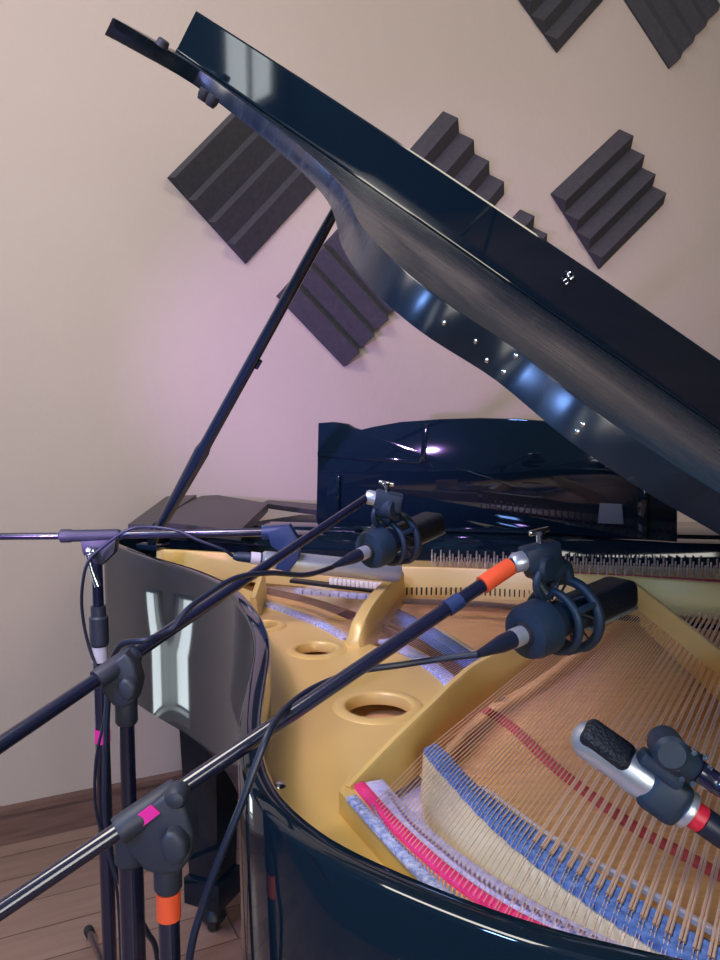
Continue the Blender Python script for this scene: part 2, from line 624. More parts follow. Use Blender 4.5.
# hitch area cloths, then a strip coloured for violet light
HC = [(360, 788), (393, 826), (430, 861), (470, 893), (520, 924), (600, 962), (700, 1005), (820, 1050)]
strip('hitch_felt', HC, ZR, .0125, .006, PINK)
strip('hitch_braid', [(352, 800), (377, 828), (412, 866), (450, 903), (500, 938), (600, 990)], ZR, .012, .005, BRAID)
strip('hitch_cloth', [(374, 786), (402, 818), (440, 853), (485, 886), (540, 920), (620, 960), (720, 1000)], ZR - .004, .022, .006, LILAC)
strip('violet_light_strip', [(396, 776), (420, 812), (460, 850), (510, 888), (565, 925), (640, 965), (740, 1010)], .884, .05, .006, LILAC)  # no cloth: lilac colour imitates violet light on the soundboard before the bridge

# ------------------------------------------------------------------ strings
VPX = 823
sdir = V(((VPX - 360) / F, 1, 0)).normalized()
flA, flB = onz(400, 598, .93), onz(720, 612, .93)
fd = (flB - flA)
fd.z = 0
def isect(p, d, a, e):
    den = d.x * e.y - d.y * e.x
    k = ((a.x - p.x) * e.y - (a.y - p.y) * e.x) / den
    l = ((a.x - p.x) * d.y - (a.y - p.y) * d.x) / den
    return k, l
hp = cat([onz(x, y, ZR + .008) for x, y in [(366, 783)] + HC[1:]], 6)
def hit_hitch(p):
    for i in range(len(hp) - 1):
        k, l = isect(p, -sdir, hp[i], hp[i + 1] - hp[i])
        if k > 0 and 0 <= l <= 1:
            q = p - sdir * k
            q.z = ZR + .008
            return q
    return None
bcl = [(LT[i] + RT[i]) / 2 + V((0, 0, .005)) for i in range(len(LT))]
acc = [0]
for i in range(1, len(bcl)):
    acc.append(acc[-1] + (bcl[i] - bcl[i - 1]).length)
def along(s):
    for i in range(1, len(acc)):
        if s <= acc[i]:
            f = (s - acc[i - 1]) / (acc[i] - acc[i - 1])
            return bcl[i - 1].lerp(bcl[i], f)
    return bcl[-1]
def seg_string(pts, r, m):
    return sweep(bmesh.new(), pts, r, 6, False)
s = .004
nstr = 0
pinbm = bmesh.new()
hpin = bmesh.new()
pair = 0
while s < acc[-1] and nstr < 96:
    p = along(s)
    k, l = isect(p, sdir, flA, fd)
    if k > .02:
        q = p + sdir * k
        q.z = .926
        h = hit_hitch(p)
        ends = ([h] if h else []) + [p, q]
        r = .0006 if s < .10 else (.00085 if s < .21 else .0012)
        bs = bmesh.new()
        if h:
            sweep(bs, [h, p - sdir * .002], .0004, 6, False)
        sweep(bs, [p - sdir * .002, p, q], r, 6, False)
        obj('string', bs, COPPER, piano)
        nstr += 1
        frame_box(p + sdir * .006 + V((0, 0, -.002)), sdir, (0, 0, 1), .002, .0014, .004, 0, pinbm)
        frame_box(p - sdir * .009 + V((0, 0, -.002)), sdir, (0, 0, 1), .002, .0014, .004, 0, pinbm)
        if h:
            frame_box(h - sdir * .008 - V((0, 0, .002)), sdir, (0, 0, 1), .002, .0018, .005, 0, hpin)
            frame_box(h + sdir * .026 - V((0, 0, .003)), sdir, (0, 0, 1), .002, .0018, .004, 0, hpin)
    if s < .21:
        s += .0064
    else:
        pair += 1
        s += .0032 if pair % 2 else .0078
o = obj('bridge_pin', pinbm, STEEL, bridge)
o['kind'] = 'stuff'
o = obj('hitch_pin', hpin, STEEL, plate)
o['kind'] = 'stuff'
# the finer strings of the tenor and treble, too many to count
bm = bmesh.new()
d2 = (-EY * .97 - EX * .24).normalized()
tp = [onz(x, y, .912) for x, y in [(252, 598), (290, 615), (322, 628), (350, 642), (384, 646), (410, 656), (440, 676), (458, 692), (500, 670), (560, 640), (628, 600)]]
def fan(x0, x1, n, length, y0, y1, zf=.926, dirv=d2, r=.0004):
    for k in range(n):
        x = x0 + (x1 - x0) * k / (n - 1)
        p = onz(x, y0 + (y1 - y0) * k / (n - 1), zf)
        L_ = length[0] + (length[1] - length[0]) * k / (n - 1)
        for i in range(len(tp) - 1):
            kk_, l_ = isect(p, dirv, tp[i], tp[i + 1] - tp[i])
            if kk_ > 0 and 0 <= l_ <= 1:
                L_ = kk_
                break
        else:
            continue
        sweep(bm, [p, p + dirv * L_ + V((0, 0, -.012))], r, 4, False)
fan(404, 590, 62, (.52, .62), 597, 602)
fan(275, 385, 44, (.17, .38), 585, 594)
o = obj('string', bm, COPPER, piano)
o['kind'] = 'stuff'

# ------------------------------------------------------------------ music desk
b1, b2 = onz(316, 518, 1.006), onz(676, 541, 1.006)
bd = (b2 - b1).normalized()
bn = V((-bd.y, bd.x, 0))
def deskpt(x, y):
    r = ray(x, y)
    n_ = (bn + V((0, 0, .09))).normalized()
    k = (b1 - V((0, 0, CZ))).dot(n_) / r.dot(n_)
    return r * k + V((0, 0, CZ))
DO = [(316, 519), (318, 423), (332, 422), (346, 424), (353, 428), (360, 430), (372, 427), (400, 422), (440, 419), (480, 418), (520, 419), (545, 421), (562, 428),
      (600, 432), (640, 440), (668, 452), (677, 470), (677, 542)]
f_ = [deskpt(x, y) for x, y in DO]
desk = obj('music_desk', loft_poly(f_, [p + bn * .02 for p in f_], .003), LACQ, piano, ang=30)
def desk_part(pix, th, name, m, off=0):
    q = [deskpt(x, y) - bn * (off + .0005) for x, y in pix]
    return obj(name, loft_poly([p - bn * th for p in q], q, .0015), m, desk)
desk_part([(318, 452), (420, 460), (421, 464), (318, 456)], .004, 'desk_moulding', LACQ)
desk_part([(424, 424), (429, 424), (425, 462), (420, 462)], .004, 'desk_moulding', LACQ)
desk_part([(329, 476), (341, 476), (340, 520), (328, 519)], .012, 'desk_stay', LACQ)
desk_part([(638, 487), (648, 487), (648, 538), (638, 537)], .02, 'desk_stay', LACQ)
desk_part([(600, 503), (622, 504), (624, 524), (598, 523)], .006, 'sticker', GREYP)
desk_part([(606, 456), (622, 458), (622, 468), (606, 467)], .005, 'hinge_plate', GREYP)
obj('desk_ledge', slab([lin(1.14, .075, 1.012), lin(.36, .075, 1.012), lin(.36, .11, 1.012), lin(1.14, .11, 1.012)], -.01, .002), LACQ, desk)

# ------------------------------------------------------------------ lid
near = [(113, 17), (140, 33), (200, 70), (262, 116), (310, 155), (338, 182), (350, 202), (357, 218), (372, 238), (394, 260), (418, 281), (454, 308), (519, 351), (594, 410), (675, 465), (720, 493), (770, 524)]
fold = [(900, 575), (720, 430), (560, 320), (400, 208), (280, 124), (176, 51)]
def clampz(x, y):
    return lidpt(x, y)
Np = cat([lidut(*ut(lidpt(x, y))) for x, y in near], 4)
nu, nt_ = ut(Np[-1])
tail = [lidut(nu - .1, nt_ - .0), lidut(.08, nt_ - .03), lidut(.02, nt_ - .1), lidut(.0, nt_ - .25), lidut(0, -.8)]
Fp = [lidpt(x, y) for x, y in fold[1:]]
lp = Np + tail + Fp
TH = .026
lid = obj('lid', loft_poly(lp, [p - LN * TH for p in lp], .003), LIDTOP, piano, ang=40)
# narrow folded-back flap standing off the fold line
hgt = [.13, .122, .110, .098, .087, .076]
fl0 = [lidut(0.02, -.78)] + Fp
bm = bmesh.new()
prev = None
tdir = (Fp[0] - Fp[-1]).normalized()
bk = LN.cross(tdir).normalized()
if bk.y < 0:
    bk = -bk
for p, h in zip(fl0, hgt):
    q0, q1 = p + LN * .002, p + LN * h + EX * 0
    ring = [bm.verts.new(v) for v in (q0, q1 - LN * .003, q1 + bk * .003, q1 + bk * .017, q1 + bk * .02 - LN * .003, q0 + bk * .02)]
    if prev:
        for k in range(6):
            bm.faces.new((prev[k], prev[(k + 1) % 6], ring[(k + 1) % 6], ring[k]))
    else:
        bm.faces.new(ring)
    prev = ring
bm.faces.new(prev[::-1])
flap = obj('lid_flap', bm, LACQ, lid, ang=30)
# fold hinge: continuous thin rod along the joint
obj('lid_hinge', sweep(bmesh.new(), [p + LN * .003 - bk * .002 for p in fl0], .003, 10), CHROME if False else LACQ, lid)
# lock plate on the flap face
d_ = 1.66
c = lidpt(560, 320).lerp(lidpt(600, 347), .1) + LN * .055 - bk * .0015
r_ = ray(568, 278)
pc = r_ * ((Fp[1] - V((0, 0, CZ))).dot(bk) / r_.dot(bk)) + V((0, 0, CZ)) - bk * .002
bm = torus(pc + LN * .006, -bk, .0065, .0022, 20, 8)
merge(bm, torus(pc - LN * .008, -bk, .0045, .002, 20, 8))
frame_box(pc, LN, bk, .012, .008, .002, .0008, bm)
obj('lock_plate', bm, CHROME, flap)
# rubber bumpers and screws
for x, y in [(160, 42)]:
    p = lidpt(161, 47)
    obj('lid_bumper', lathe(p, p + LN, [(0, .010), (.010, .009), (.012, .007)], 16), RUBBER, lid)
bumps = [(200, 96), (208, 103), (397, 300), (351, 222 + 20)]
for x, y, d in [(203, 97, 1.36), (211, 103, 1.34)]:
    p = ond(x, y, d)
    obj('lid_bumper', lathe(p + LN * .012, p, [(0, .010), (.010, .010), (.018, .007)], 14), RUBBER, lid)
for fx in (.62, .42, .35, .30, .5):
    pass
# white screw heads along the near edge of the lid
i0 = len(Np)
for x, y, w_ in [(448, 318, .4), (476, 334, .35), (521, 352, 0), (493, 352, .7), (524, 372, .7), (583, 424, .7), (597, 425, .4)]:
    best = min(range(1, len(Np) - 1), key=lambda i: abs(360 + F * (Np[i].x / Np[i].y) - x))
    p = Np[best]
    tdv = (Np[best + 1] - Np[best - 1]).normalized()
    nrm = LN.cross(tdv).normalized()
    if nrm.y > 0:
        nrm = -nrm
    c0 = p - LN * (.004 + .020 * w_)
    obj('lid_screw', lathe(c0 - nrm * .001, c0 + nrm, [(0, .0018), (.002, .0018), (.0026, .0008)], 10), CHROME, lid)

# prop stick
pbase = onz(150, 545, .996)
ptop_v = ond(338, 206, 1.42)
dirp = (ptop_v - pbase).normalized()
# extend to the underside of the lid
k = 0
P_ = ptop_v.copy()
for _ in range(60):
    u_, t_ = ut(P_)
    if P_.z > Z0 + S * u_ - TH * 1.25 - .008:
        break
    P_ += dirp * .003
bm = bmesh.new()
L_ = (P_ - pbase).length
prof = [(0, .008), (.01, .011), (.05, .012), (L_ * .25, .015), (L_ * .34, .0165), (L_ * .36, .013), (L_ * .6, .012), (L_ * .9, .010), (L_, .008)]
prop = obj('lid_prop', lathe(pbase, P_, prof, 14), LACQ, piano, ang=60)
q = pbase + dirp * (L_ * .60)
obj('prop_catch', frame_box(q + V((.014, 0, 0)), dirp, (0, 1, 0), .022, .012, .008, .002), LACQ, prop)
hh = pbase
obj('prop_hinge', frame_box(V((hh.x, hh.y, .992)), EX, (0, 0, 1), .06, .03, .014, .002), LACQ, prop)

# legs
def pleg(c, w=.105):
    top, bot = .655, .155
    bm = bmesh.new()
    for (z0, z1, w0, w1) in [(top, .60, w * 1.25, w * 1.25), (.60, bot, w * 1.05, w * .8), (bot, .085, w * .98, w * .98)]:
        a = [c + EX * (sx * w0 / 2) + EY * (sy * w0 / 2) + V((0, 0, z0)) for sx, sy in ((-1, -1), (1, -1), (1, 1), (-1, 1))]
        b = [c + EX * (sx * w1 / 2) + EY * (sy * w1 / 2) + V((0, 0, z1)) for sx, sy in ((-1, -1), (1, -1), (1, 1), (-1, 1))]
        loft_poly(a, b, .003, bm)
    lg = obj('leg', bm, LACQ, piano, ang=30)
    cs = obj('caster', lathe(c + V((0, 0, .088)), c, [(0, .012), (.02, .014), (.03, .022), (.04, .03), (.05, .034), (.06, .03)], 20), BLACKP, lg)
    merge_bm = lathe(c + V((-.014, 0, .03)), c + V((.1, 0, .03)), [(0, .024), (.004, .03), (.024, .03), (.028, .024)], 24)
    obj('caster_wheel', merge_bm, BLACKP, lg)
lc = onz(214, 928, 0)
pleg(V((lc.x, lc.y, 0)))
pleg(V((pt(.12, -.55, 0).x, pt(.12, -.55, 0).y, 0)))
pleg(V((pt(.28, .84, 0).x, pt(.28, .84, 0).y, 0)))
obj('underframe', slab([pt(.3, .75, .72), pt(.2, .75, .72), pt(.9, -.5, .72), pt(1.05, -.5, .72)], -.06), BLACKP, piano)
obj('pedal_lyre', slab([pt(.95, -.30, .66), pt(.72, -.30, .66), pt(.72, -.36, .66), pt(.95, -.36, .66)], -.56, .006), LACQ, piano)

# ------------------------------------------------------------------ room
w0, w1 = onz(0, 844, 0), onz(95, 823, 0)
WD = (w1 - w0).normalized()              # along the back wall, to the right
WN = V((WD.y, -WD.x, 0))                 # into the room
def rm(s, n, z):
    p = w0 + WD * s + WN * n
    p.z = z
    return p
def onwall(x, y, off=0.):
    r = ray(x, y)
    o = w0 + WN * off - V((0, 0, CZ))
    k = o.dot(WN) / r.dot(WN)
    return r * k + V((0, 0, CZ))
WALL = noisy(mat('beige_plaster', (.47, .38, .33), .85), (.47, .385, .335), (.50, .41, .36), 1.3, bump=.35, bscale=45, dist=.004)
CEIL = mat('ceiling_paint', (.30, .30, .32), .9)
DARKW = noisy(mat('blue_grey_wall', (.06, .13, .24), .85), (.05, .11, .21), (.07, .15, .27), 1.5)
TRIM = noisy(mat('brown_wood_trim', (.15, .08, .06), .5), (.12, .065, .05), (.19, .105, .085), 6, stretch=(1, 1, 14), bump=.1)
def floor_mat():
    m = mat('wood_plank_floor', (.25, .15, .11), .35)
    nt = m.node_tree
    N, L = nt.nodes, nt.links
    b = N['Principled BSDF']
    tc = N.new('ShaderNodeTexCoord')
    mp = N.new('ShaderNodeMapping')
    mp.inputs['Rotation'].default_value = (0, 0, -math.atan2(WD.y, WD.x))
    L.new(tc.outputs['Object'], mp.inputs['Vector'])
    br = N.new('ShaderNodeTexBrick')
    br.inputs['Scale'].default_value = 1
    br.inputs['Brick Width'].default_value = 1.1
    br.inputs['Row Height'].default_value = .13
    br.inputs['Mortar Size'].default_value = .002
    br.inputs['Color1'].default_value = (.30, .19, .145, 1)
    br.inputs['Color2'].default_value = (.20, .12, .092, 1)
    br.inputs['Mortar'].default_value = (.07, .04, .03, 1)
    L.new(mp.outputs[0], br.inputs['Vector'])
    mp2 = N.new('ShaderNodeMapping')
    mp2.inputs['Scale'].default_value = (1.5, 14, 1)
    L.new(mp.outputs[0], mp2.inputs['Vector'])
    n = N.new('ShaderNodeTexNoise')
    n.inputs['Scale'].default_value = 3
    n.inputs['Detail'].default_value = 6
    L.new(mp2.outputs[0], n.inputs['Vector'])
    mr = N.new('ShaderNodeMapRange')
    mr.inputs['To Min'].default_value = .72
    mr.inputs['To Max'].default_value = 1.3
    L.new(n.outputs['Fac'], mr.inputs['Value'])
    mx = N.new('ShaderNodeVectorMath')
    mx.operation = 'SCALE'
    L.new(br.outputs['Color'], mx.inputs[0])
    L.new(mr.outputs[0], mx.inputs['Scale'])
    L.new(mx.outputs[0], b.inputs['Base Color'])
    return m
S0, S1, N1, HC_ = -2.2, 4.4, 5.2, 3.5
def quadslab(a, b, c, d, off):
    return loft_poly([a, b, c, d], [a + off, b + off, c + off, d + off])
up = V((0, 0, HC_))
struct('floor', quadslab(rm(S0, 0, 0), rm(S1, 0, 0), rm(S1, N1, 0), rm(S0, N1, 0), V((0, 0, -.1))), floor_mat())
struct('ceiling', quadslab(rm(S0, 0, HC_), rm(S1, 0, HC_), rm(S1, N1, HC_), rm(S0, N1, HC_), V((0, 0, .1))), CEIL)
struct('wall_right', quadslab(rm(S1, 0, 0), rm(S1, N1, 0), rm(S1, N1, HC_), rm(S1, 0, HC_), WD * .1), DARKW)
struct('baseboard_back', quadslab(rm(S0, .0, .10), rm(S1, .0, .10), rm(S1, .016, .095), rm(S0, .016, .095), V((0, 0, -.095))), TRIM)
struct('trim_1', quadslab(rm(S0, 0, .118), rm(S1, 0, .118), rm(S1, .024, .113), rm(S0, .024, .113), V((0, 0, -.016))), TRIM)

# walls with window openings: built from strips around each opening
def wall_with_window(name, origin, d, n, length, a, b, z0, z1, m, idx, estr, col):
    off = -n * .12
    bm = bmesh.new()
    def P(s, z):
        return origin + d * s + V((0, 0, z))
    for (sa, sb, za, zb) in ((0, a, 0, HC_), (b, length, 0, HC_), (a, b, 0, z0), (a, b, z1, HC_)):
        q = [P(sa, za), P(sb, za), P(sb, zb), P(sa, zb)]
        loft_poly(q, [v + off for v in q], 0, bm)
    struct(name, bm, m)
    root = bpy.data.objects.new('window_%d' % idx, None)
    COL.objects.link(root)
    root.location = P((a + b) / 2, z0)
    root['kind'] = 'structure'
    g = mat('daylight_glass_%d' % idx, (.8, .85, .9), .3, emit=col, estr=estr)
    q = [P(a + .04, z0 + .04), P(b - .04, z0 + .04), P(b - .04, z1 - .04), P(a + .04, z1 - .04)]
    q = [v - n * .06 for v in q]
    obj('pane', loft_poly(q, [v - n * .01 for v in q]), g, root, False)
    bm = bmesh.new()
    fw = .05 if b - a > .5 else .03
    for (sa, sb, za, zb) in ((a, b, z0, z0 + fw), (a, b, z1 - fw, z1), (a, a + fw, z0 + fw, z1 - fw), (b - fw, b, z0 + fw, z1 - fw), ((a + b) / 2 - .02, (a + b) / 2 + .02, z0 + fw, z1 - fw))[:4 if b - a < .5 else 5]:
        q = [P(sa, za), P(sb, za), P(sb, zb), P(sa, zb)]
        loft_poly([v - n * .02 for v in q], [v - n * .055 for v in q], 0, bm)
    obj('window_frame', bm, mat('white_frame_%d' % idx, (.6, .6, .58), .5), root, False)
wall_with_window('wall_left', rm(S0, 0, 0), WN, WD, N1, 4.3, 5.0, .9, 2.5, DARKW, 1, 7, (.9, .97, 1))
wall_with_window('wall_back', rm(S0, 0, 0), WD, WN, S1 - S0, 1.52, 1.74, .14, .82, WALL, 3, 5, (.85, .97, 1))
wall_with_window('wall_front', rm(S0, N1, 0), WD, -WN, S1 - S0, 1.2, 2.6, .9, 2.7, DARKW, 2, 9, (1, .95, .85))

# ------------------------------------------------------------------ acoustic foam
def foam(Lp, Bp, Rp, Tp, ridge, label, teeth=4, h=.055, pk=.5):
    """ridge 'LT' : ridges run from the L-B side to the T-R side; 'LB' : ridges run from L-T side to B-R side"""
    Lw, Bw, Rw, Tw = [onwall(*p) for p in (Lp, Bp, Rp, Tp)]
    c = (Lw + Rw) / 2
    if ridge == 'LT':
        o0, da, db = Lw, Tw - Lw, Bw - Lw        # ridge direction da, stacking direction db
    else:
        o0, da, db = Tw, Rw - Tw, Lw - Tw
        o0, da, db = Lw, Bw - Lw, Tw - Lw
    base = .010
    prof = [(0, .001)]
    for k in range(teeth):
        prof += [(k / teeth, base), ((k + pk) / teeth, h)]
    prof += [(1, base), (1, .001)]
    bm = bmesh.new()
    r0 = [bm.verts.new(o0 + db * s_ + WN * z_) for s_, z_ in prof]
    r1 = [bm.verts.new(o0 + db * s_ + da + WN * z_) for s_, z_ in prof]
    n = len(prof)
    for i in range(n):
        bm.faces.new((r0[i], r0[(i + 1) % n], r1[(i + 1) % n], r1[i]))
    bm.faces.new(r0[::-1])
    bm.faces.new(r1)
    off = o0.copy()
    bmesh.ops.translate(bm, verts=bm.verts, vec=-off)
    o = obj('foam_panel', bm, FOAM, None, False)
    o.location = off
    tag(o, label, 'acoustic panel', 'charcoal wedge foam panels on the wall')
foam((167, 178), (245, 264), (326, 186), (246, 98), 'LT', 'charcoal wedge foam panel highest on the left, just under the thin lid tip', pk=.18)
foam((276, 296), (343, 366), (404, 303), (338, 228), 'LB', 'charcoal foam panel behind the top of the lid prop, ridges falling to the right', pk=.68)
foam((383, 180), (448, 262), (506, 192), (442, 112), 'LT', 'charcoal foam panel half hidden behind the middle of the raised lid, stepped right edge')
foam((550, 194), (598, 269), (657, 202), (618, 130), 'LT', 'charcoal foam panel alone on the wall right of the lid, fully visible')
foam((502, -22), (556, 53), (616, -8), (562, -86), 'LT', 'charcoal foam panel cut by the top of the photo, left of the top pair', h=.045)
foam((618, -8), (668, 69), (724, 10), (672, -72), 'LB', 'charcoal foam panel at the top right corner with ridges falling to the right', h=.036, pk=.45)
foam((462, 274), (516, 342), (566, 276), (519, 210), 'LT', 'charcoal foam panel almost hidden behind the lid, only its top corner showing')

# ------------------------------------------------------------------ microphone stands
def legs3(root, base, rot, rad=.43, hub=.17):
    for k in range(3):
        a = rot + k * 2 * math.pi / 3
        e = V((base.x + rad * math.cos(a), base.y + rad * math.sin(a), .014))
        s_ = V((base.x + .02 * math.cos(a), base.y + .02 * math.sin(a), hub))
        lg = obj('leg', tube(s_, e, .008, 12), STANDB, root)
        dv = (e - s_).normalized()
        obj('rubber_foot', lathe(e - dv * .035, e + dv * .01, [(0, .010), (.004, .0125), (.03, .0125), (.037, .010)], 14), RUBBER, lg)
        m0 = s_.lerp(e, .45)
        obj('leg_brace', tube(V((base.x, base.y, .07)), m0, .004, 8), STANDM, lg)

def stand(label, base, top, rot, boom, rboom, tapes=(), rpole=.0105, rlow=.014, zcol=.0):
    base = V((base[0], base[1], 0))
    root = thing('microphone_stand', base, label, 'microphone stand')
    zc_ = zcol
    obj('pole', tube(V((base.x, base.y, zc_ - .03)), top, rpole, 16), STANDB, root)
    obj('lower_pole', tube(V((base.x, base.y, .10)), V((base.x, base.y, zc_)), rlow, 16), STANDB, root)
    obj('collar', lathe(V((base.x, base.y, zc_ - .03)), V((base.x, base.y, 2)), [(0, rlow + .001), (.004, rlow + .004), (.055, rlow + .004), (.062, rpole + .001)], 20), STANDM, root)
    obj('hub', lathe(V((base.x, base.y, .13)), V((base.x, base.y, 1)), [(0, .018), (.01, .024), (.06, .024), (.07, .018)], 20), STANDM, root)
    legs3(root, base, rot)
    bo = obj('boom', sweep(bmesh.new(), boom, rboom, 16), STANDB, root)
    return root, bo

# front stand (stand with magenta and orange tape)
D3 = .66
b0, cl, b3 = ond(-60, 928, .63), ond(152, 808, D3), ond(515, 563, .86)
dv = (b3 - cl).normalized()
b0 = cl - dv * .34
pb3 = ond(168, 880, D3 + .012)
root3, boom3 = stand('nearest boom stand, magenta tape on its clutch, orange tape on pole and boom tip',
                     (pb3.x, pb3.y), V((pb3.x, pb3.y, ond(168, 862, D3).z)), R(200), [b0, b3], .0075, rpole=.0095, zcol=.70)
def tape(p, q, r, m, name, parent):
    obj(name, tube(p, q, r, 18), m, parent)
pa = lambda f_: cl.lerp(b3, f_)
def onboom(a, b, x):
    """parameter where the segment a-b passes image column x"""
    tx = (x - 360) / F
    lo = 0
    for i in range(0, 2001):
        k = -1 + i * .0012
        p = a.lerp(b, k)
        if p.y > 0 and 360 + F * p.x / (p.y * math.cos(PITCH) - (p.z - CZ) * math.sin(PITCH)) >= x:
            return p
    return b
tape(onboom(cl, b3, 482), onboom(cl, b3, 510), .0098, ORANGE, 'orange_tape', boom3)
tape(onboom(cl, b3, 447), onboom(cl, b3, 460), .0088, BLUET, 'blue_tape', boom3)
def clutch(root, pts_sleeve, house, knob, bolt, D, rs, collar):
    sl = obj('clutch_sleeve', lathe(pts_sleeve[0], pts_sleeve[1], [(0, rs * .93), (.003, rs), ((pts_sleeve[1] - pts_sleeve[0]).length - .003, rs), ((pts_sleeve[1] - pts_sleeve[0]).length, rs * .9)], 22), STANDM, root)
    hs = obj('clutch_housing', pix_prism(house, D, .026, .004), STANDM, root, ang=50)
    kb_ = obj('clutch_knob', pix_prism(knob, D - .019, .016, .004), STANDM, root, ang=50)
    if bolt:
        c_ = ond(bolt[0], bolt[1], D - .012)
        obj('bolt_cap', lathe(c_ - V((0, -.012, 0)), c_ - V((0, 1, 0)), [(0, .010), (.012, .010), (.017, .007), (.019, .002)], 18), STANDM, root)
    c0, c1, r_ = collar
    obj('pole_collar', lathe(c0, c1, [(0, r_ * .85), (.003, r_), ((c1 - c0).length - .002, r_), ((c1 - c0).length, r_ * .95)], 20), STANDM, root)
clutch(root3, (onboom(cl, b3, 117), onboom(cl, b3, 178)), [(121, 823), (133, 846), (148, 863), (160, 867), (182, 866), (194, 850), (196, 826), (188, 800), (168, 788)],
       [(162, 838), (168, 829), (178, 829), (187, 838), (189, 851), (182, 861), (172, 862), (166, 856)], (176, 798), D3, .0122,
       (V((pb3.x, pb3.y, ond(168, 898, D3).z)), V((pb3.x, pb3.y, ond(168, 864, D3).z)), .0125))
q = [(134, 817), (151, 805), (160, 813), (142, 827)]
obj('magenta_tape', pix_prism(q, D3 - .0145, .002, 0), MAGENTA, root3)
tape(V((pb3.x, pb3.y, ond(168, 926, D3).z)), V((pb3.x, pb3.y, ond(168, 899, D3).z)), .0108, ORANGE, 'orange_tape', root3)

# middle stand
D2 = .86
cl2, b2e = ond(120, 664, D2), ond(368, 497, 1.2)
pb2 = ond(126, 700, D2 + .012)
dv2 = (b2e - cl2).normalized()
root2, boom2 = stand('second boom stand from the front, boom rising to the microphone before the music desk',
                     (pb2.x, pb2.y), V((pb2.x, pb2.y, ond(126, 696, D2).z)), R(75), [cl2 - dv2 * .36, b2e], [.009, .0058], rpole=.0085, zcol=.84)
clutch(root2, (onboom(cl2, b2e, 96), onboom(cl2, b2e, 136)), [(97, 672), (106, 690), (116, 702), (128, 704), (138, 698), (142, 682), (137, 660), (128, 650)],
       [(120, 683), (124, 677), (131, 678), (137, 684), (137, 694), (130, 700), (124, 697), (121, 691)], None, D2, .0115,
       (V((pb2.x, pb2.y, ond(126, 728, D2).z)), V((pb2.x, pb2.y, ond(126, 700, D2).z)), .0125))

# far left stand with level boom
D1 = 1.5
j1 = ond(97, 537, D1)
pb1 = ond(98, 600, D1)
t0, t1 = ond(-60, 537, D1), ond(272, 532, D1)
root1, boom1 = stand('farthest boom stand, level boom, chrome lever and white tape on its pole',
                     (pb1.x, pb1.y), V((pb1.x, pb1.y, ond(97, 545, D1).z)), R(115), [t0, ond(62, 536, D1), ond(62, 536, D1), t1], [.0068, .0068, .0075, .0085], zcol=.90)
obj('tee_joint', lathe(ond(60, 536, D1), ond(122, 535, D1), [(0, .010), (.003, .013), (.02, .013), (.024, .0115), (.11, .0115), (.114, .010)], 20), STANDM, root1)
obj('clutch_housing', pix_prism([(82, 540), (118, 538), (116, 552), (104, 564), (90, 562), (84, 552)], D1, .024, .004), STANDM, root1)
cc = ond(90, 552, D1 - .02)
obj('tension_bolt', lathe(cc + V((0, .02, 0)), cc - V((0, 1, 0)), [(0, .010), (.022, .012), (.028, .010), (.030, .004)], 18), CHROME, root1)
obj('tension_lever', sweep(bmesh.new(), [ond(88, 555, D1 - .035), ond(92, 570, D1 - .035), ond(98, 586, D1 - .035)], [.005, .0045, .0065], 12), CHROME, root1)
tape(V((pb1.x, pb1.y, ond(98, 661, D1).z)), V((pb1.x, pb1.y, ond(98, 646, D1).z)), .0155, WHITET, 'white_tape', root1)
tape(V((pb1.x, pb1.y, ond(98, 640, D1).z)), V((pb1.x, pb1.y, ond(98, 606, D1).z)), .0145, STANDM, 'pole_clutch', root1)
tape(V((pb1.x, pb1.y, ond(100, 742, D1).z)), V((pb1.x, pb1.y, ond(100, 728, D1).z)), .0150, MAGENTA, 'magenta_tape', root1)
tape(ond(262, 533, D1), ond(286, 531, D1), .0125, BLUET, 'boom_end_cap', boom1)
obj('microphone_clip', pix_prism([(268, 532), (290, 524), (300, 540), (300, 556), (290, 571), (276, 568), (282, 552), (272, 545)], D1, .03, .004), BLUET, root1)

# silver pencil microphone beyond
m4a, m4b = ond(262, 559, D1 - .0), ond(400, 573, D1 + .06)
mic4 = thing('microphone', m4a, 'slim silver microphone lying level in a clip, farthest back above the gold frame', 'microphone')
L4 = (m4b - m4a).length
obj('body', lathe(m4a, m4b, [(0, .012), (.004, .016), (.05, .0165), (.052, .0195), (L4 - .01, .0195), (L4, .015)], 24), SILV, mic4)
obj('connector', lathe(m4a + (m4a - m4b).normalized() * .055, m4a, [(0, .006), (.01, .009), (.034, .010), (.036, .0112), (.056, .0112)], 18), MICBLK, mic4)
obj('connector_ring', lathe(m4a + (m4a - m4b).normalized() * .022, m4a, [(0, .0118), (.018, .0118)], 18), WHITET, mic4)

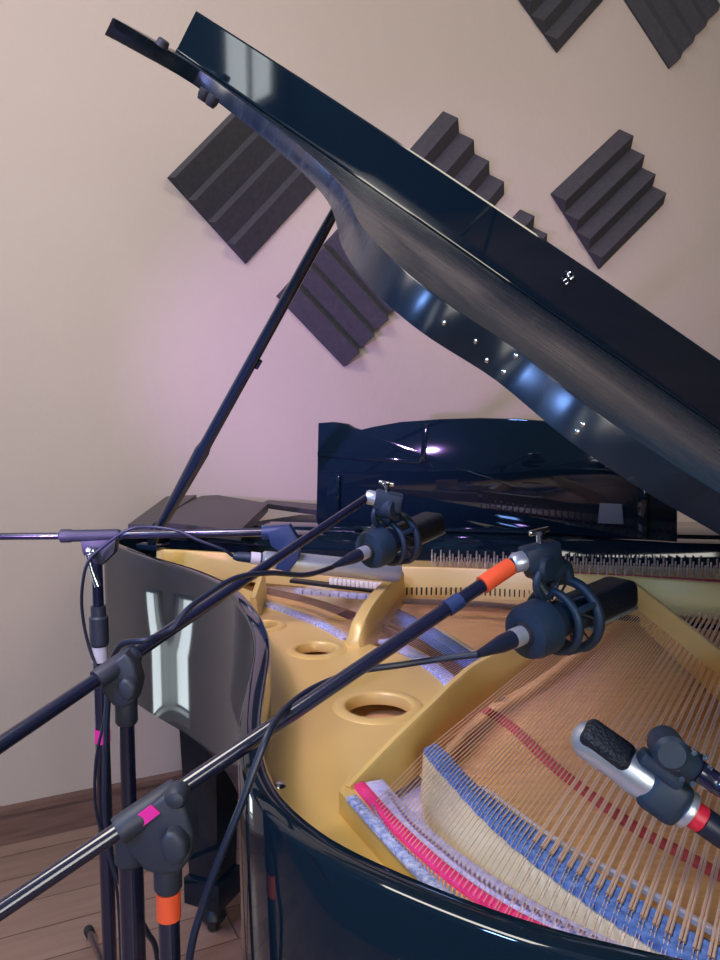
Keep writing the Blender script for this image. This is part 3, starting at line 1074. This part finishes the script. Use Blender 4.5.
# ------------------------------------------------------------------ side address microphones in shock mounts
def big_mic(tail_, nose, scale, label, joint, boom_end, stand_root):
    d = (nose - tail_).normalized()
    L = (nose - tail_).length
    side = d.cross(V((0, 0, 1))).normalized()
    upv = side.cross(d)
    root = thing('microphone', tail_, label, 'microphone')
    s = scale
    q = lambda f_: tail_ + d * (L * f_)
    obj('base_ring', lathe(q(.0), nose, [(0, .022 * s), (.002 * s, .030 * s), (.012 * s, .033 * s), (.034 * s, .033 * s), (.038 * s, .030 * s), (.042 * s, .024 * s)], 36), MICBLK, root, ang=30)
    obj('body', lathe(q(.1), nose, [(0, .021 * s), (.08 * s, .023 * s), (.085 * s, .02 * s)], 30), MICBLK, root)
    # head grille: rounded box
    g0, g1 = q(.48), q(1.0)
    gl = (g1 - g0).length
    obj('head_grille', frame_box((g0 + g1) / 2, d, upv, gl, .050 * s, .037 * s, .011 * s, segs=4), GRILLE, root, ang=60)
    obj('grille_frame', frame_box((g0 + g1) / 2 - upv * .0185 * s, d, upv, gl * .97, .044 * s, .005 * s, .002 * s), SILV, root)
    obj('switch', frame_box(q(.36) + upv * .022 * s, d, upv, .014 * s, .012 * s, .004 * s, .001), SILV, root)
    # connector and boot
    c1 = tail_ - d * .022 * s
    obj('connector', lathe(c1, nose, [(0, .010 * s), (.002, .0112 * s), (.03 * s, .0112 * s)], 20), SILV, root)
    obj('socket', lathe(tail_ - d * .004, nose, [(0, .014 * s), (.01, .016 * s)], 20), RUBBER, root)
    c2 = c1 - d * .055 * s
    obj('cable_boot', lathe(c2, c1, [(0, .004 * s), (.02 * s, .007 * s), (.038 * s, .0100 * s), (.056 * s, .0106 * s)], 18), CABLE, root)
    # shock mount: cage of rings, arm and elastic loops
    mt = obj('shock_mount', torus(q(.43), d, .042 * s, .0062 * s), MICBLK, root, ang=80)
    obj('mount_ring', torus(q(.27), d, .037 * s, .0050 * s), MICBLK, mt, ang=80)
    for k in range(4):
        a = .5 + k * math.pi / 2
        o_ = side * math.cos(a) + upv * math.sin(a)
        obj('mount_bar', tube(q(.27) + o_ * .039 * s, q(.43) + o_ * .043 * s, .0042 * s, 10), MICBLK, mt)
    bm = bmesh.new()
    for k in range(8):
        a = k * math.pi / 4
        a2 = a + .35
        o1 = side * math.cos(a) + upv * math.sin(a)
        o2 = side * math.cos(a2) + upv * math.sin(a2)
        sweep(bm, [q(.43) + o1 * .043 * s, q(.38) + o2 * .024 * s], .0016 * s, 6)
        sweep(bm, [q(.27) + o1 * .039 * s, q(.32) + o2 * .024 * s], .0016 * s, 6)
    obj('elastic', bm, RUBBER, mt)
    # bracket from the cage up to the swivel joint
    arc = [q(.43) + upv * .043 * s, q(.40) + upv * .062 * s, joint + V((.012 * s, 0, -.028 * s))]
    bm = sweep(bmesh.new(), cat(arc, 5), .0075 * s, 12)
    arc2 = [q(.22) + upv * .036 * s, q(.20) + upv * .055 * s - side * .012 * s, joint + V((.004 * s, 0, -.034 * s))]
    sweep(bm, cat(arc2, 5), .005 * s, 10)
    obj('mount_bracket', bm, MICBLK, mt)
    bm = torus(q(.22) + upv * .050 * s, side, .018 * s, .0045 * s, 24, 8)
    obj('mount_loop', bm, MICBLK, mt)
    # swivel
    bdir = (joint - boom_end).normalized()
    bm = lathe(boom_end - bdir * .004, joint, [(0, .009 * s), (.004, .012 * s), (.016 * s, .012 * s)], 18)
    obj('swivel_collar', bm, SILV, root)
    obj('swivel_block', frame_box(boom_end + bdir * .034 * s, bdir, upv, .046 * s, .026 * s, .03 * s, .004 * s), MICBLK, root, ang=40)
    jc = joint + V((0, 0, -.012 * s))
    obj('swivel_drum', lathe(jc - side * .016 * s + V((0, -0.0, 0)), jc + side, [(0, .012 * s), (.003 * s, .017 * s), (.028 * s, .017 * s), (.032 * s, .013 * s)], 22), MICBLK, root)
    tk = boom_end + bdir * .034 * s + upv * .016 * s
    bm = lathe(tk, tk + upv, [(0, .004 * s), (.01 * s, .004 * s), (.011 * s, .007 * s), (.015 * s, .007 * s)], 12)
    frame_box(tk + upv * .014 * s, bdir, upv, .026 * s, .005 * s, .006 * s, .001, bm)
    obj('wing_screw', bm, CHROME, root)
    return c2
cA = big_mic(ond(524, 634, .84), ond(624, 590, .955), .94, 'large black microphone in a shock mount at the orange-taped boom tip, centre right',
             ond(541, 556, .87), b3, root3)
cB = big_mic(ond(368, 551, 1.19), ond(436, 521, 1.31), .92, 'black microphone in a shock mount in front of the music desk, on the farther boom',
             ond(388, 501, 1.2), b2e, root2)

# ------------------------------------------------------------------ silver microphone at right
Dm = .62
ma, mb = ond(574, 729, Dm + .02), ond(650, 783, Dm + .003)
dm = (mb - ma).normalized()
sd = dm.cross(V((0, 1, 0))).normalized()
if sd.z < 0:
    sd = -sd
fr = V((0, -1, 0))
fr = (fr - dm * fr.dot(dm)).normalized()
mic3 = thing('microphone', mb, 'silver microphone with long black grille, over the strings at the right edge', 'microphone')
Lm = (mb - ma).length
# silver body: capsule-shaped tube
pr = []
r_ = .0165
for k in range(7):
    a = k * math.pi / 12
    pr.append((r_ * (1 - math.cos(a)), max(.001, r_ * math.sin(a))))
pr += [(Lm * .62, .0158), (Lm * .72, .0172), (Lm * .92, .0176), (Lm * .98, .0170)]
obj('body', lathe(ma, mb, pr, 30), SILV, mic3)
g_c = ma + dm * (Lm * .37) + (fr * .75 + sd * .66).normalized() * .0092
obj('grille', frame_box(g_c, dm, (fr * .75 + sd * .66), Lm * .62, .025, .018, .007, segs=4), GRILLE, mic3, ang=60)
e0 = ma + dm * (Lm * .93)
obj('mount_sleeve', frame_box(e0 + dm * .017, dm, fr, .036, .037, .036, .008, segs=3), MICBLK, mic3, ang=40)
e1_ = e0 + dm * .033
obj('end_ring', lathe(e1_, e1_ + dm, [(0, .012), (.002, .0155), (.005, .0162), (.008, .0155), (.009, .011)], 26), SILV, mic3)
obj('plug_ring', lathe(e1_ + dm * .006, e1_ + dm, [(0, .0095), (.002, .0112), (.013, .0112), (.015, .0095)], 20), REDP, mic3)
pe_ = e1_ + dm * .066
obj('cable_boot', lathe(e1_ + dm * .020, e1_ + dm, [(0, .0115), (.02, .011), (.04, .007), (.05, .004)], 18), CABLE, mic3)
cC = pe_
# clamp over the mic
j4 = ond(676, 757, Dm - .03)
obj('mount_arm', frame_box(ond(660, 768, Dm - .014), dm, fr, .036, .012, .022, .003), MICBLK, mic3)
obj('swivel_drum', lathe(ond(662, 748, Dm - .035), ond(694, 768, Dm - .035), [(0, .009), (.003, .0125), (.026, .0125), (.030, .010)], 20), MICBLK, mic3)
obj('swivel_drum', lathe(ond(664, 742, Dm - .02), ond(664, 742, Dm - .02) + fr, [(0, .013), (.03, .013), (.034, .010)], 22), MICBLK, mic3)
bm = bmesh.new()
for k in range(8):
    a = k * math.pi / 4
    c_ = ond(692, 766, Dm - .04) + V((math.cos(a), 0, math.sin(a))) * .012
    sweep(bm, [c_, c_ + fr * .006], .0022, 8)
obj('swivel_teeth', bm, CHROME, mic3)
b4s, b4e = ond(698, 770, Dm - .04), V((.66, .16, .90))
base4 = V((.62, .20, 0))
dv4 = (ond(722, 786, .57) - b4s).normalized()
kk = (base4.x - b4s.x) / dv4.x
top4 = V((.60, .16, 1.13))
neck = cat([b4s, ond(722, 786, .575), ond(770, 800, .545), V((.36, .46, 1.09)), V((.48, .31, 1.125)), top4, V((.72, .01, 1.12))], 8)
root4, boom4 = stand('boom stand reaching in from outside the right edge, holding the silver microphone', (top4.x, top4.y), top4, R(-40), neck, .0085, zcol=.6)
obj('clutch_housing', frame_box(top4, V((.62, -.78, 0)), (0, 0, 1), .05, .03, .04, .005), STANDM, root4)

# ------------------------------------------------------------------ cables
def cable(pts, r, label):
    root_l = V(pts[0])
    bm = sweep(bmesh.new(), cat(pts, 8), r, 10)
    bmesh.ops.translate(bm, verts=bm.verts, vec=-root_l)
    o_ = obj('microphone_cable', bm, CABLE, None)
    o_.location = root_l
    tag(o_, label, 'cable')
cable([cA] + [ond(*p) for p in [(440, 659, .80), (400, 665, .80), (360, 671, .79), (320, 685, .77), (292, 703, .735), (272, 727, .675), (256, 765, .655), (240, 808, .645), (221, 855, .64), (203, 905, .64), (190, 955, .64), (184, 1030, .66), (190, 1150, .72)]],
      .0034, 'cable from the centre right microphone, hanging over the nearest boom past the rim')
cable([cB] + [ond(*p) for p in [(330, 568, 1.14), (305, 575, 1.08), (270, 573, 1.02), (236, 578, .97), (205, 596, .93), (185, 612, .90), (170, 631, .89), (145, 640, .865), (122, 644, .88), (112, 662, .90), (108, 700, .90), (106, 760, .90), (108, 840, .91), (122, 885, .92), (146, 930, .94), (158, 962, .96), (165, 1080, 1.0)]],
      .0036, 'cable from the farther black microphone, wound along the second boom and down its pole')
c4 = m4a + (m4a - m4b).normalized() * .055
cable([c4] + [ond(*p) for p in [(222, 549, 1.48), (198, 540, 1.48), (178, 531, 1.485), (150, 527, 1.485), (128, 530, 1.475), (104, 546, 1.47), (88, 562, 1.46), (82, 590, 1.47), (83, 618, 1.48), (90, 650, 1.482), (105, 690, 1.47), (104, 720, 1.47), (96, 760, 1.47), (96, 810, 1.48), (110, 860, 1.48), (118, 900, 1.48), (122, 990, 1.48)]],
      .0030, 'thin cable from the slim silver microphone, looping down the farthest stand')
cable([cC, cC + dm * .03, ond(770, 866, .56), ond(850, 900, .5)], .0034, 'cable from the silver microphone with the red ring, leaving at the right edge')

# ------------------------------------------------------------------ light
def area(name, loc, target, size, power, col, sy=None):
    l = bpy.data.lights.new(name, 'AREA')
    l.energy = power
    l.color = col
    l.shape = 'RECTANGLE'
    l.size = size
    l.size_y = sy or size
    o_ = bpy.data.objects.new(name, l)
    COL.objects.link(o_)
    o_.location = loc
    o_.rotation_euler = (V(target) - V(loc)).to_track_quat('-Z', 'Y').to_euler()
    return o_
area('ceiling_lamp', (-1.0, .5, 3.35), (-.3, 1.6, .6), 1.2, 72, (1, .92, .82))
area('ceiling_lamp', (1.7, 1.0, 3.35), (1.2, 2.4, .9), 1.2, 46, (1, .88, .72))
def spot(name, loc, target, power, col, ang, blend, rad=.08):
    l = bpy.data.lights.new(name, 'SPOT')
    l.energy = power
    l.color = col
    l.spot_size = R(ang)
    l.spot_blend = blend
    l.shadow_soft_size = rad
    o_ = bpy.data.objects.new(name, l)
    COL.objects.link(o_)
    o_.location = loc
    o_.rotation_euler = (V(target) - V(loc)).to_track_quat('-Z', 'Y').to_euler()
spot('stage_lamp_violet', (-.7, .2, 2.5), (.1, 1.7, .9), 90, (.55, .34, 1.0), 50, 1.0)
spot('stage_lamp_violet', (-.95, .6, 1.25), (.18, 3.0, 1.48), 170, (.62, .36, 1.0), 42, 1.0, .02)
area('stage_lamp_blue', (-1.5, -.9, 2.5), (.3, 1.0, 1.0), .3, 42, (.22, .42, 1.0))
wd = bpy.data.worlds.new('world')
SC.world = wd
wd.use_nodes = True
wd.node_tree.nodes['Background'].inputs[0].default_value = (.5, .6, .8, 1)
wd.node_tree.nodes['Background'].inputs[1].default_value = .3

cam = bpy.data.cameras.new('camera')
cam.sensor_fit = 'HORIZONTAL'
cam.sensor_width = 36
cam.lens = 36 * F / 720
cam.clip_start = .02
co = bpy.data.objects.new('camera', cam)
COL.objects.link(co)
co.location = (0, 0, CZ)
co.rotation_euler = (math.pi / 2 - PITCH, 0, 0)
SC.camera = co
SC.view_settings.view_transform = 'Standard'
SC.view_settings.look = 'None'
SC.view_settings.exposure = 0
SC.view_settings.gamma = 1
